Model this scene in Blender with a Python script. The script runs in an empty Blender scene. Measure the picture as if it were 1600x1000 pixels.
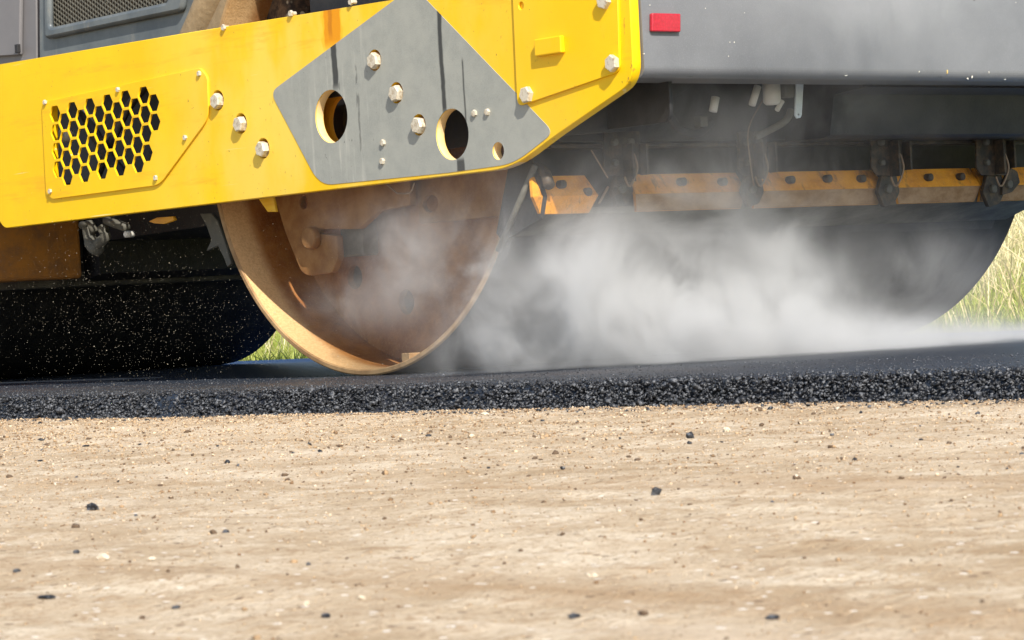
import bpy, math, random
import numpy as np
from mathutils import Matrix, Vector
random.seed(7); rng = np.random.default_rng(11)
S = bpy.context.scene
COL = S.collection

# ------------------------------------------------------------------ camera
F_PX = 4749.0; ROLL, PITCH, TH = -.0557, -.0039, .8614
w0 = np.array([math.cos(TH), math.sin(TH), 0.]); r0 = np.array([w0[1], -w0[0], 0.]); u0 = np.array([0, 0, 1.])
CW = w0*math.cos(PITCH)+u0*math.sin(PITCH); u2 = -w0*math.sin(PITCH)+u0*math.cos(PITCH)
CR = r0*math.cos(ROLL)+u2*math.sin(ROLL); CU = -r0*math.sin(ROLL)+u2*math.cos(ROLL)
CP = -w0*7.2094+r0*.3495+np.array([0, 0, .1412])
cam = bpy.data.cameras.new('camera'); camo = bpy.data.objects.new('camera', cam); COL.objects.link(camo)
cam.sensor_width = 36; cam.lens = F_PX/1600*36; cam.clip_start = .1; cam.clip_end = 3000
camo.matrix_world = Matrix([[CR[0], CU[0], -CW[0], CP[0]], [CR[1], CU[1], -CW[1], CP[1]], [CR[2], CU[2], -CW[2], CP[2]], [0, 0, 0, 1]])
cam.dof.use_dof = True; cam.dof.focus_distance = 6.9; cam.dof.aperture_fstop = 34
S.camera = camo

# ------------------------------------------------------------------ sky, sun, exposure
L = Vector((.305, .707, -.645)).normalized()          # direction the sunlight travels
wd = bpy.data.worlds.new('World'); S.world = wd; wd.use_nodes = True
nt = wd.node_tree; bg = nt.nodes['Background']
sky = nt.nodes.new('ShaderNodeTexSky'); sky.sky_type = 'NISHITA'; sky.sun_disc = False
sky.sun_elevation = math.asin(-L.z); sky.sun_rotation = math.atan2(-L.x, -L.y)
nt.links.new(sky.outputs[0], bg.inputs[0]); bg.inputs[1].default_value = .12
sl = bpy.data.lights.new('sun', 'SUN'); sl.energy = 4.6; sl.angle = math.radians(.55); sl.color = (1, .945, .86)
so = bpy.data.objects.new('sun', sl); COL.objects.link(so); so.rotation_euler = L.to_track_quat('-Z', 'Y').to_euler()
so.location = (-5, -12, 12)
S.view_settings.view_transform = 'Standard'; S.view_settings.look = 'None'
S.view_settings.exposure = .56; S.view_settings.gamma = 1
S.cycles.volume_step_rate = .55; S.cycles.volume_max_steps = 128; S.cycles.volume_bounces = 2
S.cycles.max_bounces = 8; S.cycles.use_denoising = True

# ------------------------------------------------------------------ helpers
def ray(px, py):
    return CW+CR*(px-800)/F_PX-CU*(py-500)/F_PX
def on(ax, v, px, py):                                # where the photo's pixel meets the plane of that machine face
    d = ray(px, py); return CP+d*(v-CP[ax])/d[ax]
def yz(x, pts): return [tuple(on(0, x, *p)[1:]) for p in pts]
def xz(y, pts): return [(on(1, y, *p)[0], on(1, y, *p)[2]) for p in pts]
ORG = {}
def put(o, parent=None, loc=(0, 0, 0)):
    COL.objects.link(o); base = ORG.get(parent, Vector((0, 0, 0))) if parent else Vector((0, 0, 0))
    o.parent = parent; ORG[o] = Vector(loc); o.location = Vector(loc)-base
    return o
def tag(o, label=None, cat=None, group=None, kind=None):
    for k, v in (('label', label), ('category', cat), ('group', group), ('kind', kind)):
        if v: o[k] = v
    return o
def mesh(name, v, f, mats, parent=None, loc=(0, 0, 0), smooth=False, mi=None):
    me = bpy.data.meshes.new(name)
    me.from_pydata([tuple(map(float, p)) for p in v], [], f); 
    for m in (mats if isinstance(mats, (list, tuple)) else [mats]): me.materials.append(m)
    if mi is not None: me.polygons.foreach_set('material_index', mi)
    if smooth: me.polygons.foreach_set('use_smooth', [True]*len(me.polygons))
    me.update(); return put(bpy.data.objects.new(name, me), parent, loc)
def fast_mesh(name, V, Fc, mats, parent=None, smooth=False, loc=(0, 0, 0)):
    """V (n,3), Fc (m,k) arrays"""
    me = bpy.data.meshes.new(name); k = Fc.shape[1]
    me.vertices.add(len(V)); me.vertices.foreach_set('co', V.astype(np.float32).ravel())
    me.loops.add(Fc.size); me.loops.foreach_set('vertex_index', Fc.astype(np.int32).ravel())
    me.polygons.add(len(Fc)); me.polygons.foreach_set('loop_start', np.arange(0, Fc.size, k, dtype=np.int32))
    if smooth: me.polygons.foreach_set('use_smooth', np.ones(len(Fc), dtype=bool))
    me.update(calc_edges=True); me.validate()
    for m in (mats if isinstance(mats, (list, tuple)) else [mats]): me.materials.append(m)
    return put(bpy.data.objects.new(name, me), parent, loc)
def rounded(pts, rad, n=6):
    """polygon with rounded corners; rad one value or per point"""
    out = []; m = len(pts)
    for i, p in enumerate(pts):
        r_ = rad[i] if isinstance(rad, (list, tuple)) else rad
        p = Vector(p); a = Vector(pts[i-1])-p; b = Vector(pts[(i+1) % m])-p
        if r_ <= 0: out.append(tuple(p)); continue
        t = min(r_, a.length*.45, b.length*.45); A = p+a.normalized()*t; B = p+b.normalized()*t
        for k in range(n+1):
            q = k/n; out.append(tuple(A*(1-q)**2+p*2*q*(1-q)+B*q*q))
    return out
def circle(c, r, n=36, ry=None):
    return [(c[0]+r*math.cos(2*math.pi*k/n), c[1]+(ry or r)*math.sin(2*math.pi*k/n)) for k in range(n)]
def plate(name, outline, holes, face, thick, axis, mat, parent, bevel=.0015, proud=True):
    """flat plate with holes. axis 'x': outline in (y,z), outer face at x=face looking to -x, body behind it;
    axis 'y': outline in (x,z), outer face at y=face looking to -y; axis 'z': outline (x,y), top at z=face"""
    cu = bpy.data.curves.new('tmp', 'CURVE'); cu.dimensions = '2D'; cu.fill_mode = 'BOTH'
    for poly in [outline]+list(holes):
        s = cu.splines.new('POLY'); s.points.add(len(poly)-1); s.use_cyclic_u = True
        s.points.foreach_set('co', [c for p in poly for c in (p[0], p[1], 0, 1)])
    cu.extrude = max(thick/2-bevel, 1e-5); cu.bevel_depth = bevel; cu.bevel_resolution = 1; cu.offset = -bevel
    o = bpy.data.objects.new('tmp', cu); COL.objects.link(o)
    dg = bpy.context.evaluated_depsgraph_get(); dg.update()
    me = bpy.data.meshes.new_from_object(o.evaluated_get(dg)); bpy.data.objects.remove(o); bpy.data.curves.remove(cu)
    n = len(me.vertices); co = np.empty(n*3, np.float32); me.vertices.foreach_get('co', co); co = co.reshape(-1, 3)
    a, b, c = co[:, 0], co[:, 1], co[:, 2]
    if axis == 'x': w = np.stack([face+thick/2+c, a, b], 1)
    elif axis == 'y': w = np.stack([a, face+thick/2-c, b], 1)
    else: w = np.stack([a, b, face-thick/2+c], 1)
    me.vertices.foreach_set('co', w.astype(np.float32).ravel()); me.materials.clear()
    for m in (mat if isinstance(mat, (list, tuple)) else [mat]): me.materials.append(m)
    me.name = name; me.update()
    return put(bpy.data.objects.new(name, me), parent)
def box_vf(lo, hi, bev=0.0):
    """box with chamfered edges"""
    x0, y0, z0 = lo; x1, y1, z1 = hi
    import bmesh
    bm = bmesh.new(); bmesh.ops.create_cube(bm, size=1)
    for v in bm.verts:
        v.co = Vector((x0+(v.co.x+.5)*(x1-x0), y0+(v.co.y+.5)*(y1-y0), z0+(v.co.z+.5)*(z1-z0)))
    if bev: bmesh.ops.bevel(bm, geom=bm.edges[:], offset=bev, segments=3, affect='EDGES', profile=.5)
    bm.verts.index_update(); V = [tuple(v.co) for v in bm.verts]; F = [[v.index for v in f.verts] for f in bm.faces]; bm.free()
    return V, F
def box(name, lo, hi, mat, parent, bev=.004, loc=(0, 0, 0), smooth=False):
    V, F = box_vf(lo, hi, bev); return mesh(name, V, F, mat, parent, loc, smooth)
def tube_vf(pts, r, n=12, cap=True):
    P = [Vector(p) for p in pts]; V = []; F = []; up = Vector((0.13, .31, .94)).normalized()
    for i, p in enumerate(P):
        t = (P[min(i+1, len(P)-1)]-P[max(i-1, 0)]).normalized(); a = t.cross(up); a = a.normalized() if a.length > .05 else t.cross(Vector((1, 0, 0))).normalized(); b = t.cross(a)
        rr = r[i] if isinstance(r, (list, tuple)) else r
        for k in range(n):
            q = 2*math.pi*k/n; V.append(tuple(p+a*rr*math.cos(q)+b*rr*math.sin(q)))
    for i in range(len(P)-1):
        for k in range(n):
            F.append([i*n+k, i*n+(k+1) % n, (i+1)*n+(k+1) % n, (i+1)*n+k])
    if cap: F.append(list(range(n))[::-1]); F.append([(len(P)-1)*n+k for k in range(n)])
    return V, F
def join_vf(*parts):
    V = []; F = []
    for v, f in parts:
        o = len(V); V += list(v); F += [[i+o for i in q] for q in f]
    return V, F
def tube(name, pts, r, mat, parent, n=12): V, F = tube_vf(pts, r, n); return mesh(name, V, F, mat, parent, smooth=True)
def smooth_path(pts, n=6):
    P = [Vector(p) for p in pts]; out = []
    for i in range(len(P)-1):
        p0, p1, p2, p3 = P[max(i-1, 0)], P[i], P[i+1], P[min(i+2, len(P)-1)]
        for k in range(n):
            t = k/n; out.append(.5*((2*p1)+(p2-p0)*t+(2*p0-5*p1+4*p2-p3)*t*t+(3*p1-p0-3*p2+p3)*t**3))
    out.append(P[-1]); return out
def prism_vf(outline_yz, x0, x1):
    n = len(outline_yz); V = [(x0, y, z) for y, z in outline_yz]+[(x1, y, z) for y, z in outline_yz]
    F = [list(range(n)), list(range(2*n-1, n-1, -1))]+[[i, i+n, (i+1) % n+n, (i+1) % n] for i in range(n)]
    return V, F

# ------------------------------------------------------------------ node expressions
class X:
    def __init__(s, t, k): s.t, s.k = t, k
    def _m(s, op, *a):
        n = s.t.nodes.new('ShaderNodeMath'); n.operation = op
        for i, q in enumerate((s,)+a):
            if isinstance(q, X): s.t.links.new(q.k, n.inputs[i])
            else: n.inputs[i].default_value = q
        return X(s.t, n.outputs[0])
    def __add__(s, o): return s._m('ADD', o)
    def __sub__(s, o): return s._m('SUBTRACT', o)
    def __mul__(s, o): return s._m('MULTIPLY', o)
    def __truediv__(s, o): return s._m('DIVIDE', o)
    __radd__ = __add__; __rmul__ = __mul__
    def __rsub__(s, o): return s._m('MULTIPLY', -1.)._m('ADD', o)
    def abs(s): return s._m('ABSOLUTE')
    def exp(s): return s._m('EXPONENT')
    def mx(s, o): return s._m('MAXIMUM', o)
    def mn(s, o): return s._m('MINIMUM', o)
    def pw(s, o): return s._m('POWER', o)
    def sqrt(s): return s._m('SQRT')
    def ss(s, a, b):                                   # smoothstep, a may exceed b
        n = s.t.nodes.new('ShaderNodeMapRange'); n.interpolation_type = 'SMOOTHSTEP'
        s.t.links.new(s.k, n.inputs[0]); lo, hi, t0, t1 = (a, b, 0., 1.) if a < b else (b, a, 1., 0.)
        for i, q in zip((1, 2, 3, 4), (lo, hi, t0, t1)): n.inputs[i].default_value = q
        return X(s.t, n.outputs[0])
class Mat:
    def __init__(s, name):
        s.m = bpy.data.materials.new(name); s.m.use_nodes = True; s.t = s.m.node_tree
        s.b = s.t.nodes['Principled BSDF']; tc = s.t.nodes.new('ShaderNodeTexCoord'); s.co = tc.outputs['Object']
        sp = s.t.nodes.new('ShaderNodeSeparateXYZ'); s.t.links.new(s.co, sp.inputs[0])
        s.x, s.y, s.z = [X(s.t, sp.outputs[i]) for i in range(3)]
    def noise(s, scale, detail=4, rough=.55, stretch=(1, 1, 1), off=(0, 0, 0), dist=0.):
        mp = s.t.nodes.new('ShaderNodeMapping'); mp.inputs['Scale'].default_value = stretch; mp.inputs['Location'].default_value = off
        s.t.links.new(s.co, mp.inputs[0]); n = s.t.nodes.new('ShaderNodeTexNoise'); n.inputs['Scale'].default_value = scale
        n.inputs['Detail'].default_value = detail; n.inputs['Roughness'].default_value = rough; n.inputs['Distortion'].default_value = dist
        s.t.links.new(mp.outputs[0], n.inputs[0]); return X(s.t, n.outputs[0])
    def voro(s, scale, feature='F1', stretch=(1, 1, 1), col=False):
        mp = s.t.nodes.new('ShaderNodeMapping'); mp.inputs['Scale'].default_value = stretch
        s.t.links.new(s.co, mp.inputs[0]); n = s.t.nodes.new('ShaderNodeTexVoronoi'); n.inputs['Scale'].default_value = scale; n.feature = feature
        s.t.links.new(mp.outputs[0], n.inputs[0])
        if col:
            sp = s.t.nodes.new('ShaderNodeSeparateColor'); s.t.links.new(n.outputs['Color'], sp.inputs[0]); return X(s.t, n.outputs[0]), X(s.t, sp.outputs[0])
        return X(s.t, n.outputs[0])
    def mix(s, f, a, b):
        n = s.t.nodes.new('ShaderNodeMix'); n.data_type = 'RGBA'
        for i, q in ((0, f), (6, a), (7, b)):
            if isinstance(q, X): s.t.links.new(q.k, n.inputs[i])
            elif isinstance(q, (float, int)): n.inputs[i].default_value = q
            else: n.inputs[i].default_value = (*q, 1)
        return X(s.t, n.outputs[2])
    def set(s, **k):
        nm = dict(color='Base Color', rough='Roughness', metal='Metallic', spec='Specular IOR Level', alpha='Alpha', coat='Coat Weight')
        for a, q in k.items():
            i = s.b.inputs[nm[a]]
            if isinstance(q, X): s.t.links.new(q.k, i)
            else: i.default_value = (*q, 1) if isinstance(q, tuple) else q
        return s
    def bump(s, h, strength=.3, dist=.01):
        n = s.t.nodes.new('ShaderNodeBump'); n.inputs['Strength'].default_value = strength; n.inputs['Distance'].default_value = dist
        s.t.links.new(h.k, n.inputs['Height']); s.t.links.new(n.outputs[0], s.b.inputs['Normal']); return s
    def streak(s, py, pz0, pz1, wid, wob=.008, sc=9, off=0.):
        """vertical drip in the (y,z) plane: centre py, from pz0 down to pz1"""
        n = (s.noise(sc, 3, .6, (0, .2, 1), (off, off, off))-.5)*wob*2
        d = (s.y-py+n).abs()
        edge = s.noise(60, 2, .6, (0, 1, .3))*wid*.5
        return (d+edge-wid).ss(0.003, -.003)*s.z.ss(pz0+.01, pz0-.004)*s.z.ss(pz1-.01, pz1+.02)

def px_yz(px, py, x=-.08): p = on(0, x, px, py); return p[1], p[2]

# --- paint
m = Mat('yellow_paint')
a = m.noise(3.2, 6, .6); b = m.noise(26, 5, .6, (1, 1, .5)); c = m.noise(220, 2, .5)
col = m.mix(a.ss(.35, .75), (.87, .515, .002), (.91, .58, .004))
dust = ((m.y-.0).abs().ss(1.0, .1)*m.noise(5, 4, .6, (1, 1, .5), (3, 1, 2)).ss(.35, .65))*.48+b.ss(.55, .8)*.08
col = m.mix(dust, col, (.90, .68, .18))
ry, rz = px_yz(517, 0)
rust = m.streak(ry, rz+.2, px_yz(520, 74)[1], .042, .016)
col = m.mix(m.streak(ry, rz+.2, px_yz(520, 80)[1], .052, .02)*.7, col, (.84, .46, .01)); col = m.mix(rust, col, (.74, .29, .002)); col = m.mix(m.streak(ry+.008, rz+.2, px_yz(520, 60)[1], .010, .01, 14)*.7, col, (.48, .16, .004))
ey = px_yz(990, 100)[0]
chip = m.noise(38, 4, .7, (1, 1, .45)).ss(.6, .66)*(m.y-(ey+.012)).ss(.02, .004)
col = m.mix(chip*.75, col, (.30, .13, .03))
scuff = m.noise(14, 5, .7, (1, .10, 1), (5, 2, 7)).ss(.54, .70)*.6
col = m.mix(scuff, col, (.78, .36, .015))
grime = m.noise(9, 6, .7, (1, 1, .6), (8, 1, 3)).ss(.60, .78)*m.z.ss(.62, .46)*.45; col = m.mix(grime, col, (.50, .27, .04))
scr = m.noise(40, 3, .6, (1, .04, 1.6), (1, 1, 9)).ss(.70, .74)*.6; col = m.mix(scr, col, (.95, .80, .45))
splash = m.noise(70, 4, .75, (1, 1, .7), (4, 4, 4)).ss(.665, .70)*m.noise(3, 3, .6, (1, 1, 1), (2, 2, 2)).ss(.45, .6)*.7; col = m.mix(splash, col, (.07, .05, .03))
dirt = m.noise(90, 3, .7).ss(.66, .73)*m.noise(4, 2).ss(.35, .55)*.6
col = m.mix(dirt, col, (.30, .17, .04))
m.set(color=col, rough=b*.25+.38, spec=.25).bump(c*.5+b*.5, .10, .003); YELLOW = m.m

m = Mat('grey_paint_mark')
a = m.noise(18, 5, .6); st = m.noise(60, 4, .65, (1, 1, .05))*.7+m.noise(25, 4, .7, (1, 1, .4))*.3; g = m.noise(300, 2, .6)
col = m.mix(a.ss(.3, .7), (.27, .28, .25), (.33, .335, .295)); col = m.mix(g.ss(.3, .7)*.35, col, (.36, .36, .32))
band = (m.y-px_yz(520, 100)[0]-.0).abs().ss(.26, .03)
col = m.mix(st.ss(.52, .68)*band*.5, col, (.56, .54, .47))
for (x0, t, e, wd_, so_) in ((686, 12, 182, .0095, 1.), (521, 66, 142, .014, 4.), (723, 95, 210, .003, 7.), (720, 250, 300, .018, 2.)):
    yy, zz = px_yz(x0, t); _, z1 = px_yz(x0, e)
    col = m.mix(m.streak(yy, zz, z1, wd_, .007 if wd_ > .004 else .003, 9, so_)*.92, col, (.022, .022, .020))
for (x0, t, e, so_) in ((530, 130, 175, 3.), (560, 150, 250, 11.), (556, 105, 170, 13.)):
    yy, zz = px_yz(x0, t); _, z1 = px_yz(x0, e)
    col = m.mix(m.streak(yy, zz, z1, .004, .006, 12, so_)*.6*m.noise(60, 2, .6, (1, 1, .5), (so_, 0, 0)).ss(.42, .55), col, (.05, .05, .045))
col = m.mix(m.noise(50, 4, .7, (1, 1, .6), (2, 9, 4)).ss(.66, .7)*band*.6, col, (.06, .06, .055))
m.set(color=col, rough=.55).bump(g, .15, .002); GREY = m.m

m = Mat('bolt_steel'); n = m.noise(120, 4, .6)
m.set(color=m.mix(n.ss(.45, .7), (.62, .56, .44), (.40, .31, .20)), rough=.45, metal=.15).bump(n, .15, .001); BOLT = m.m
m = Mat('grey_body'); n = (m.noise(3.5, 6, .65)-.5)*1.8+.5; g = m.noise(320, 2, .6); f = m.voro(55).ss(.055, .03)*m.noise(4, 3).ss(.5, .6)
col = m.mix(n, (.125, .128, .136), (.205, .208, .214)); col = m.mix(g.ss(.5, .8)*.3, col, (.30, .30, .30)); col = m.mix(f*.8, col, (.6, .58, .5))
col = m.mix(m.noise(60, 4, .7, (.35, 1, 1)).ss(.68, .71)*m.z.ss(.72, .61)*.8, col, (.05, .05, .05))
m.set(color=col, rough=.42).bump(g, .12, .002); BODY = m.m
m = Mat('cab_slate'); n = m.noise(9, 6, .65); g = m.noise(300, 2)
col = m.mix(n.ss(.3, .7), (.085, .10, .11), (.15, .165, .165)); col = m.mix(m.noise(22, 5, .7, (1, 1, .4)).ss(.55, .75)*.5, col, (.30, .27, .21))
m.set(color=col, rough=.4).bump(g, .1, .002); SLATE = m.m
m = Mat('cab_purple_grey'); n = m.noise(12, 5, .6); m.set(color=m.mix(n, (.15, .145, .15), (.21, .20, .20)), rough=.5); PGREY = m.m
m = Mat('black_steel'); n = m.noise(14, 6, .65); st = m.noise(9, 5, .7, (6, .15, .15)); g = m.noise(240, 3, .6)
col = m.mix(n.ss(.35, .75), (.012, .012, .013), (.035, .033, .030)); col = m.mix(st.ss(.58, .8)*.5, col, (.09, .08, .065))
m.set(color=col, rough=.6, spec=.3).bump(g, .2, .002); BLACK = m.m
m = Mat('dark_underbody'); n = m.noise(8, 6, .65); g = m.noise(150, 3, .6)
m.set(color=m.mix(n.ss(.3, .7), (.010, .010, .012), (.030, .028, .027)), rough=.6).bump(g, .3, .003); DARK = m.m
m = Mat('rusty_inner_steel'); n = m.noise(7, 7, .65); g = m.noise(160, 4, .7); q = m.noise(45, 3, .6)
col = m.mix(n.ss(.32, .7), (.19, .062, .010), (.42, .18, .038)); col = m.mix(g.ss(.45, .8)*.5, col, (.38, .22, .10)); col = m.mix(q.ss(.64, .72)*.4, col, (.09, .035, .012))
ed_ = (m.x+n*.05+q*.02).ss(.14, .095)*m.x.ss(-.02, -.01); col = m.mix(ed_*.8, col, m.mix(g.ss(.35, .7), (.78, .52, .25), (.60, .37, .16)))  # paler colour near the open end, brightening the sunlit crescent
m.set(color=col, rough=.8).bump(g, .35, .003); RUST = m.m
m = Mat('dusty_rim_steel'); n = m.noise(11, 6, .65); g = m.noise(180, 3, .7)
col = m.mix(n.ss(.3, .7), (.24, .13, .05), (.46, .29, .13)); col = m.mix(g.ss(.55, .75)*.6, col, (.25, .12, .045))
m.set(color=col, rough=.7).bump(g, .3, .002); RIM = m.m
m = Mat('dusty_bracket'); n = m.noise(16, 6, .65); g = m.noise(200, 3, .6)
m.set(color=m.mix(n.ss(.3, .75), (.21, .09, .022), (.36, .19, .065)), rough=.8).bump(g, .3, .002); BRACK = m.m
m = Mat('scraper_orange'); n = m.noise(24, 6, .7, (.6, 1, 1)); g = m.noise(170, 4, .7); d = m.noise(30, 4, .7, (1, 1, .35), (0, 0, 3))
col = m.mix(n.ss(.35, .7), (.76, .32, .010), (.56, .20, .008)); col = m.mix(d.ss(.52, .68)*.65, col, (.16, .07, .02)); col = m.mix(g.ss(.55, .75)*.45, col, (.72, .45, .16))
m.set(color=col, rough=.65).bump(g, .5, .003); ORANGE = m.m
m = Mat('scraper_lip'); n = m.noise(24, 6, .7, (.6, 1, 1)); g = m.noise(170, 4, .7)
m.set(color=m.mix(n.ss(.3, .7), (.20, .105, .035), (.36, .23, .12)), rough=.8).bump(g, .4, .003); LIP = m.m
m = Mat('orange_yoke'); n = m.noise(8, 5, .6); m.set(color=m.mix(n.ss(.3, .7), (.66, .27, .012), (.80, .40, .02)), rough=.45); YOKE = m.m
m = Mat('bracket_dark_steel'); n = m.noise(40, 5, .7); g = m.noise(190, 3)
m.set(color=m.mix(n.ss(.4, .7), (.028, .024, .020), (.10, .065, .035)), rough=.6, metal=.2).bump(g, .3, .002); BSTEEL = m.m
m = Mat('rubber_strip'); n = m.noise(10, 6, .7, (1, 1, 1)); g = m.noise(150, 3)
m.set(color=m.mix(n.ss(.35, .7), (.06, .057, .047), (.15, .14, .11)), rough=.75).bump(g, .3, .003); RUBBER = m.m
m = Mat('wire_steel'); m.set(color=m.mix(m.noise(30, 3), (.14, .09, .055), (.30, .21, .13)), rough=.5, metal=.3); WIRE = m.m
m = Mat('white_plastic'); m.set(color=m.mix(m.noise(40, 3), (.55, .53, .46), (.72, .70, .64)), rough=.4); WHITE = m.m
m = Mat('pale_metal'); m.set(color=m.mix(m.noise(60, 3), (.60, .68, .74), (.75, .8, .84)), rough=.35, metal=.2); PALE = m.m
m = Mat('grey_casting'); n = m.noise(40, 5); m.set(color=m.mix(n, (.05, .05, .042), (.14, .13, .10)), rough=.7); CAST = m.m
m = Mat('red_reflector'); v = m.voro(160); m.set(color=m.mix(v, (.50, .003, .02), (.34, .0, .008)), rough=.2, coat=.5).bump(v, .15, .002); RED = m.m
m = Mat('brown_fabric'); n = m.noise(60, 5, .7); m.set(color=m.mix(n, (.22, .15, .075), (.42, .31, .18)), rough=.9).bump(n, .5, .004); BROWN = m.m
m = Mat('bay_debris'); n = m.noise(35, 6, .75); v = m.voro(38).ss(.35, .2)*m.noise(7, 2).ss(.45, .55)
m.set(color=m.mix(v, m.mix(n.ss(.4, .7), (.05, .035, .025), (.22, .13, .07)), (.75, .62, .42)), rough=.9); DEBRIS = m.m
m = Mat('paint_chip'); m.set(color=(.75, .72, .62), rough=.7); CHIP = m.m
m = Mat('paint_chip_yellow'); m.set(color=(.75, .52, .15), rough=.7); CHIPY = m.m

# ------------------------------------------------------------------ ground
def vnoise(x, y, sx, sy, seed):
    r = np.random.default_rng(seed); T = r.random((256, 256)); X_ = x/sx; Y_ = y/sy
    i = np.floor(X_).astype(int); j = np.floor(Y_).astype(int); fx = X_-i; fy = Y_-j; fx = fx*fx*(3-2*fx); fy = fy*fy*(3-2*fy)
    g = lambda a, b: T[a % 256, b % 256]
    return (g(i, j)*(1-fx)*(1-fy)+g(i+1, j)*fx*(1-fy)+g(i, j+1)*(1-fx)*fy+g(i+1, j+1)*fx*fy)-.5
def sand_h(x, y):
    h = .020*vnoise(x, y, .42, 2.2, 1)+.010*vnoise(x, y, .12, .8, 2)+.006*vnoise(x, y, .045, .16, 3)+.0045*vnoise(x, y, .022, .03, 4)+.002*vnoise(x, y, .011, .012, 5)
    k = np.clip((x+.62)/-.25, 0, 1)                     # calmer against the slab
    return -.056+.006*np.clip(-y/2.2, 0, 1)+h*(.35+.65*k)*.62
def bank_h(x, y):
    t = np.clip(x-2.25, 0, None)
    return -.03+.03*np.clip(t, 0, 2)+.085*np.clip(t-1.6, 0, 25)+.04*vnoise(x, y, .7, .8, 9)*np.clip(t*2, 0, 1)
def ground_z(x, y):
    return np.where(x < -.4, sand_h(x, y), np.where(x > 2.22, bank_h(x, y), -.07))
xs = np.concatenate([-np.geomspace(400, 4.9, 14), np.arange(-4.6, -.50, .0165), np.array([-.4, 0, 1, 2, 2.2]), np.arange(2.24, 9, .16), np.geomspace(10, 500, 16)])
ys = np.concatenate([-np.geomspace(400, 7.2, 14), np.arange(-6.6, 2.0, .02), np.arange(2.2, 14, .25), np.geomspace(15, 500, 14)])
GX, GY = np.meshgrid(xs, ys, indexing='ij'); GZ = ground_z(GX, GY)
nx, ny = len(xs), len(ys); I = np.arange(nx*ny).reshape(nx, ny)
FQ = np.stack([I[:-1, :-1], I[1:, :-1], I[1:, 1:], I[:-1, 1:]], -1).reshape(-1, 4)
m = Mat('sand_and_soil')
a = m.noise(2.4, 7, .68, (1.3, .8, 1)); b = m.noise(9, 6, .7, (1.2, .9, 1)); c = m.noise(150, 4, .75); d = m.noise(34, 6, .75)
col = m.mix(a.ss(.30, .68), (.40, .286, .17), (.59, .465, .32)); col = m.mix(b.ss(.42, .66)*.75, col, (.73, .615, .455))
col = m.mix(d.ss(.52, .66)*.7, col, (.33, .205, .105)); col = m.mix(c.ss(.50, .62)*.8, col, (.36, .25, .15)); col = m.mix(c.ss(.40, .28)*.4, col, (.70, .58, .44))
bd = m.noise(.8, 5, .6, (5.5, .35, 1), (2, 7, 0)); col = m.mix(bd.ss(.54, .70)*.6, col, (.36, .23, .12)); bd = m.noise(1.6, 5, .65, (2.5, .7, 1), (9, 3, 0)); col = m.mix(bd.ss(.55, .75)*.5, col, (.74, .62, .47))
v, vc = m.voro(75, col=True)
spk = v.ss(.30, .22)*vc.ss(.86, .9); col = m.mix(spk*.8, col, (.16, .10, .06))
v2, vc2 = m.voro(120, col=True, stretch=(1, .7, 1)); col = m.mix(v2.ss(.34, .25)*vc2.ss(.93, .95)*.8, col, (.92, .86, .76))
near = m.x.ss(-1.02, -.70)*m.noise(16, 6, .75, (1, .6, 1)).ss(.42, .60); col = m.mix(near*.7, col, (.13, .11, .095))
soil = m.mix(m.noise(3, 4), (.22, .26, .06), (.42, .38, .15))
col = m.mix(m.x.ss(2.1, 2.3), col, soil)
m.set(color=col, rough=.95, spec=.15).bump(c*.8+d*1.2+b, .6, .010); SAND = m.m
g = fast_mesh('ground', np.stack([GX, GY, GZ], -1).reshape(-1, 3), FQ, SAND, smooth=True); tag(g, kind='structure')

# asphalt lane: top sheet plus sloping near shoulder and far edge
m = Mat('asphalt'); c = m.noise(210, 3, .7); v, vc = m.voro(130, col=True); n = m.noise(2.2, 5, .6, (1, .4, 1))
col = m.mix(n, (.013, .019, .030), (.022, .030, .045)); col = m.mix(vc.ss(.6, 1)*.4, col, (.07, .072, .075))
col = m.mix((m.x+m.noise(6, 3)*.1).ss(1.55, 1.85)*.9, col, (.022, .14, .38))  # far band tinted blue in place of reflected sky
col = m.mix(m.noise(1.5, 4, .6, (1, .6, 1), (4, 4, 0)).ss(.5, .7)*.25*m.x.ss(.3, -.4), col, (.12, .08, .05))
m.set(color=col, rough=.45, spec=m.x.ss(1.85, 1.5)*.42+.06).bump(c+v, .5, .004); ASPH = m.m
ay = np.concatenate([-np.geomspace(300, 6, 12), np.arange(-5.8, 6, .05), np.geomspace(6.2, 300, 12)])
prof = [(-.80, -.085), (-.70, -.060), (-.672, -.038), (-.655, -.012), (-.635, -.001), (-.5, 0.), (2.20, 0.), (2.24, -.02), (2.3, -.09)]
AV = np.array([(x+.004*vnoise(np.array(y), np.array(x), .12, .5, 21)*(k < 5), y, z) for k, (x, z) in enumerate(prof) for y in ay])
J = np.arange(len(AV)).reshape(len(prof), len(ay)); AF = np.stack([J[:-1, :-1], J[1:, :-1], J[1:, 1:], J[:-1, 1:]], -1).reshape(-1, 4)
tag(fast_mesh('asphalt_road', AV, AF, ASPH, smooth=True), kind='structure')

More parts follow.
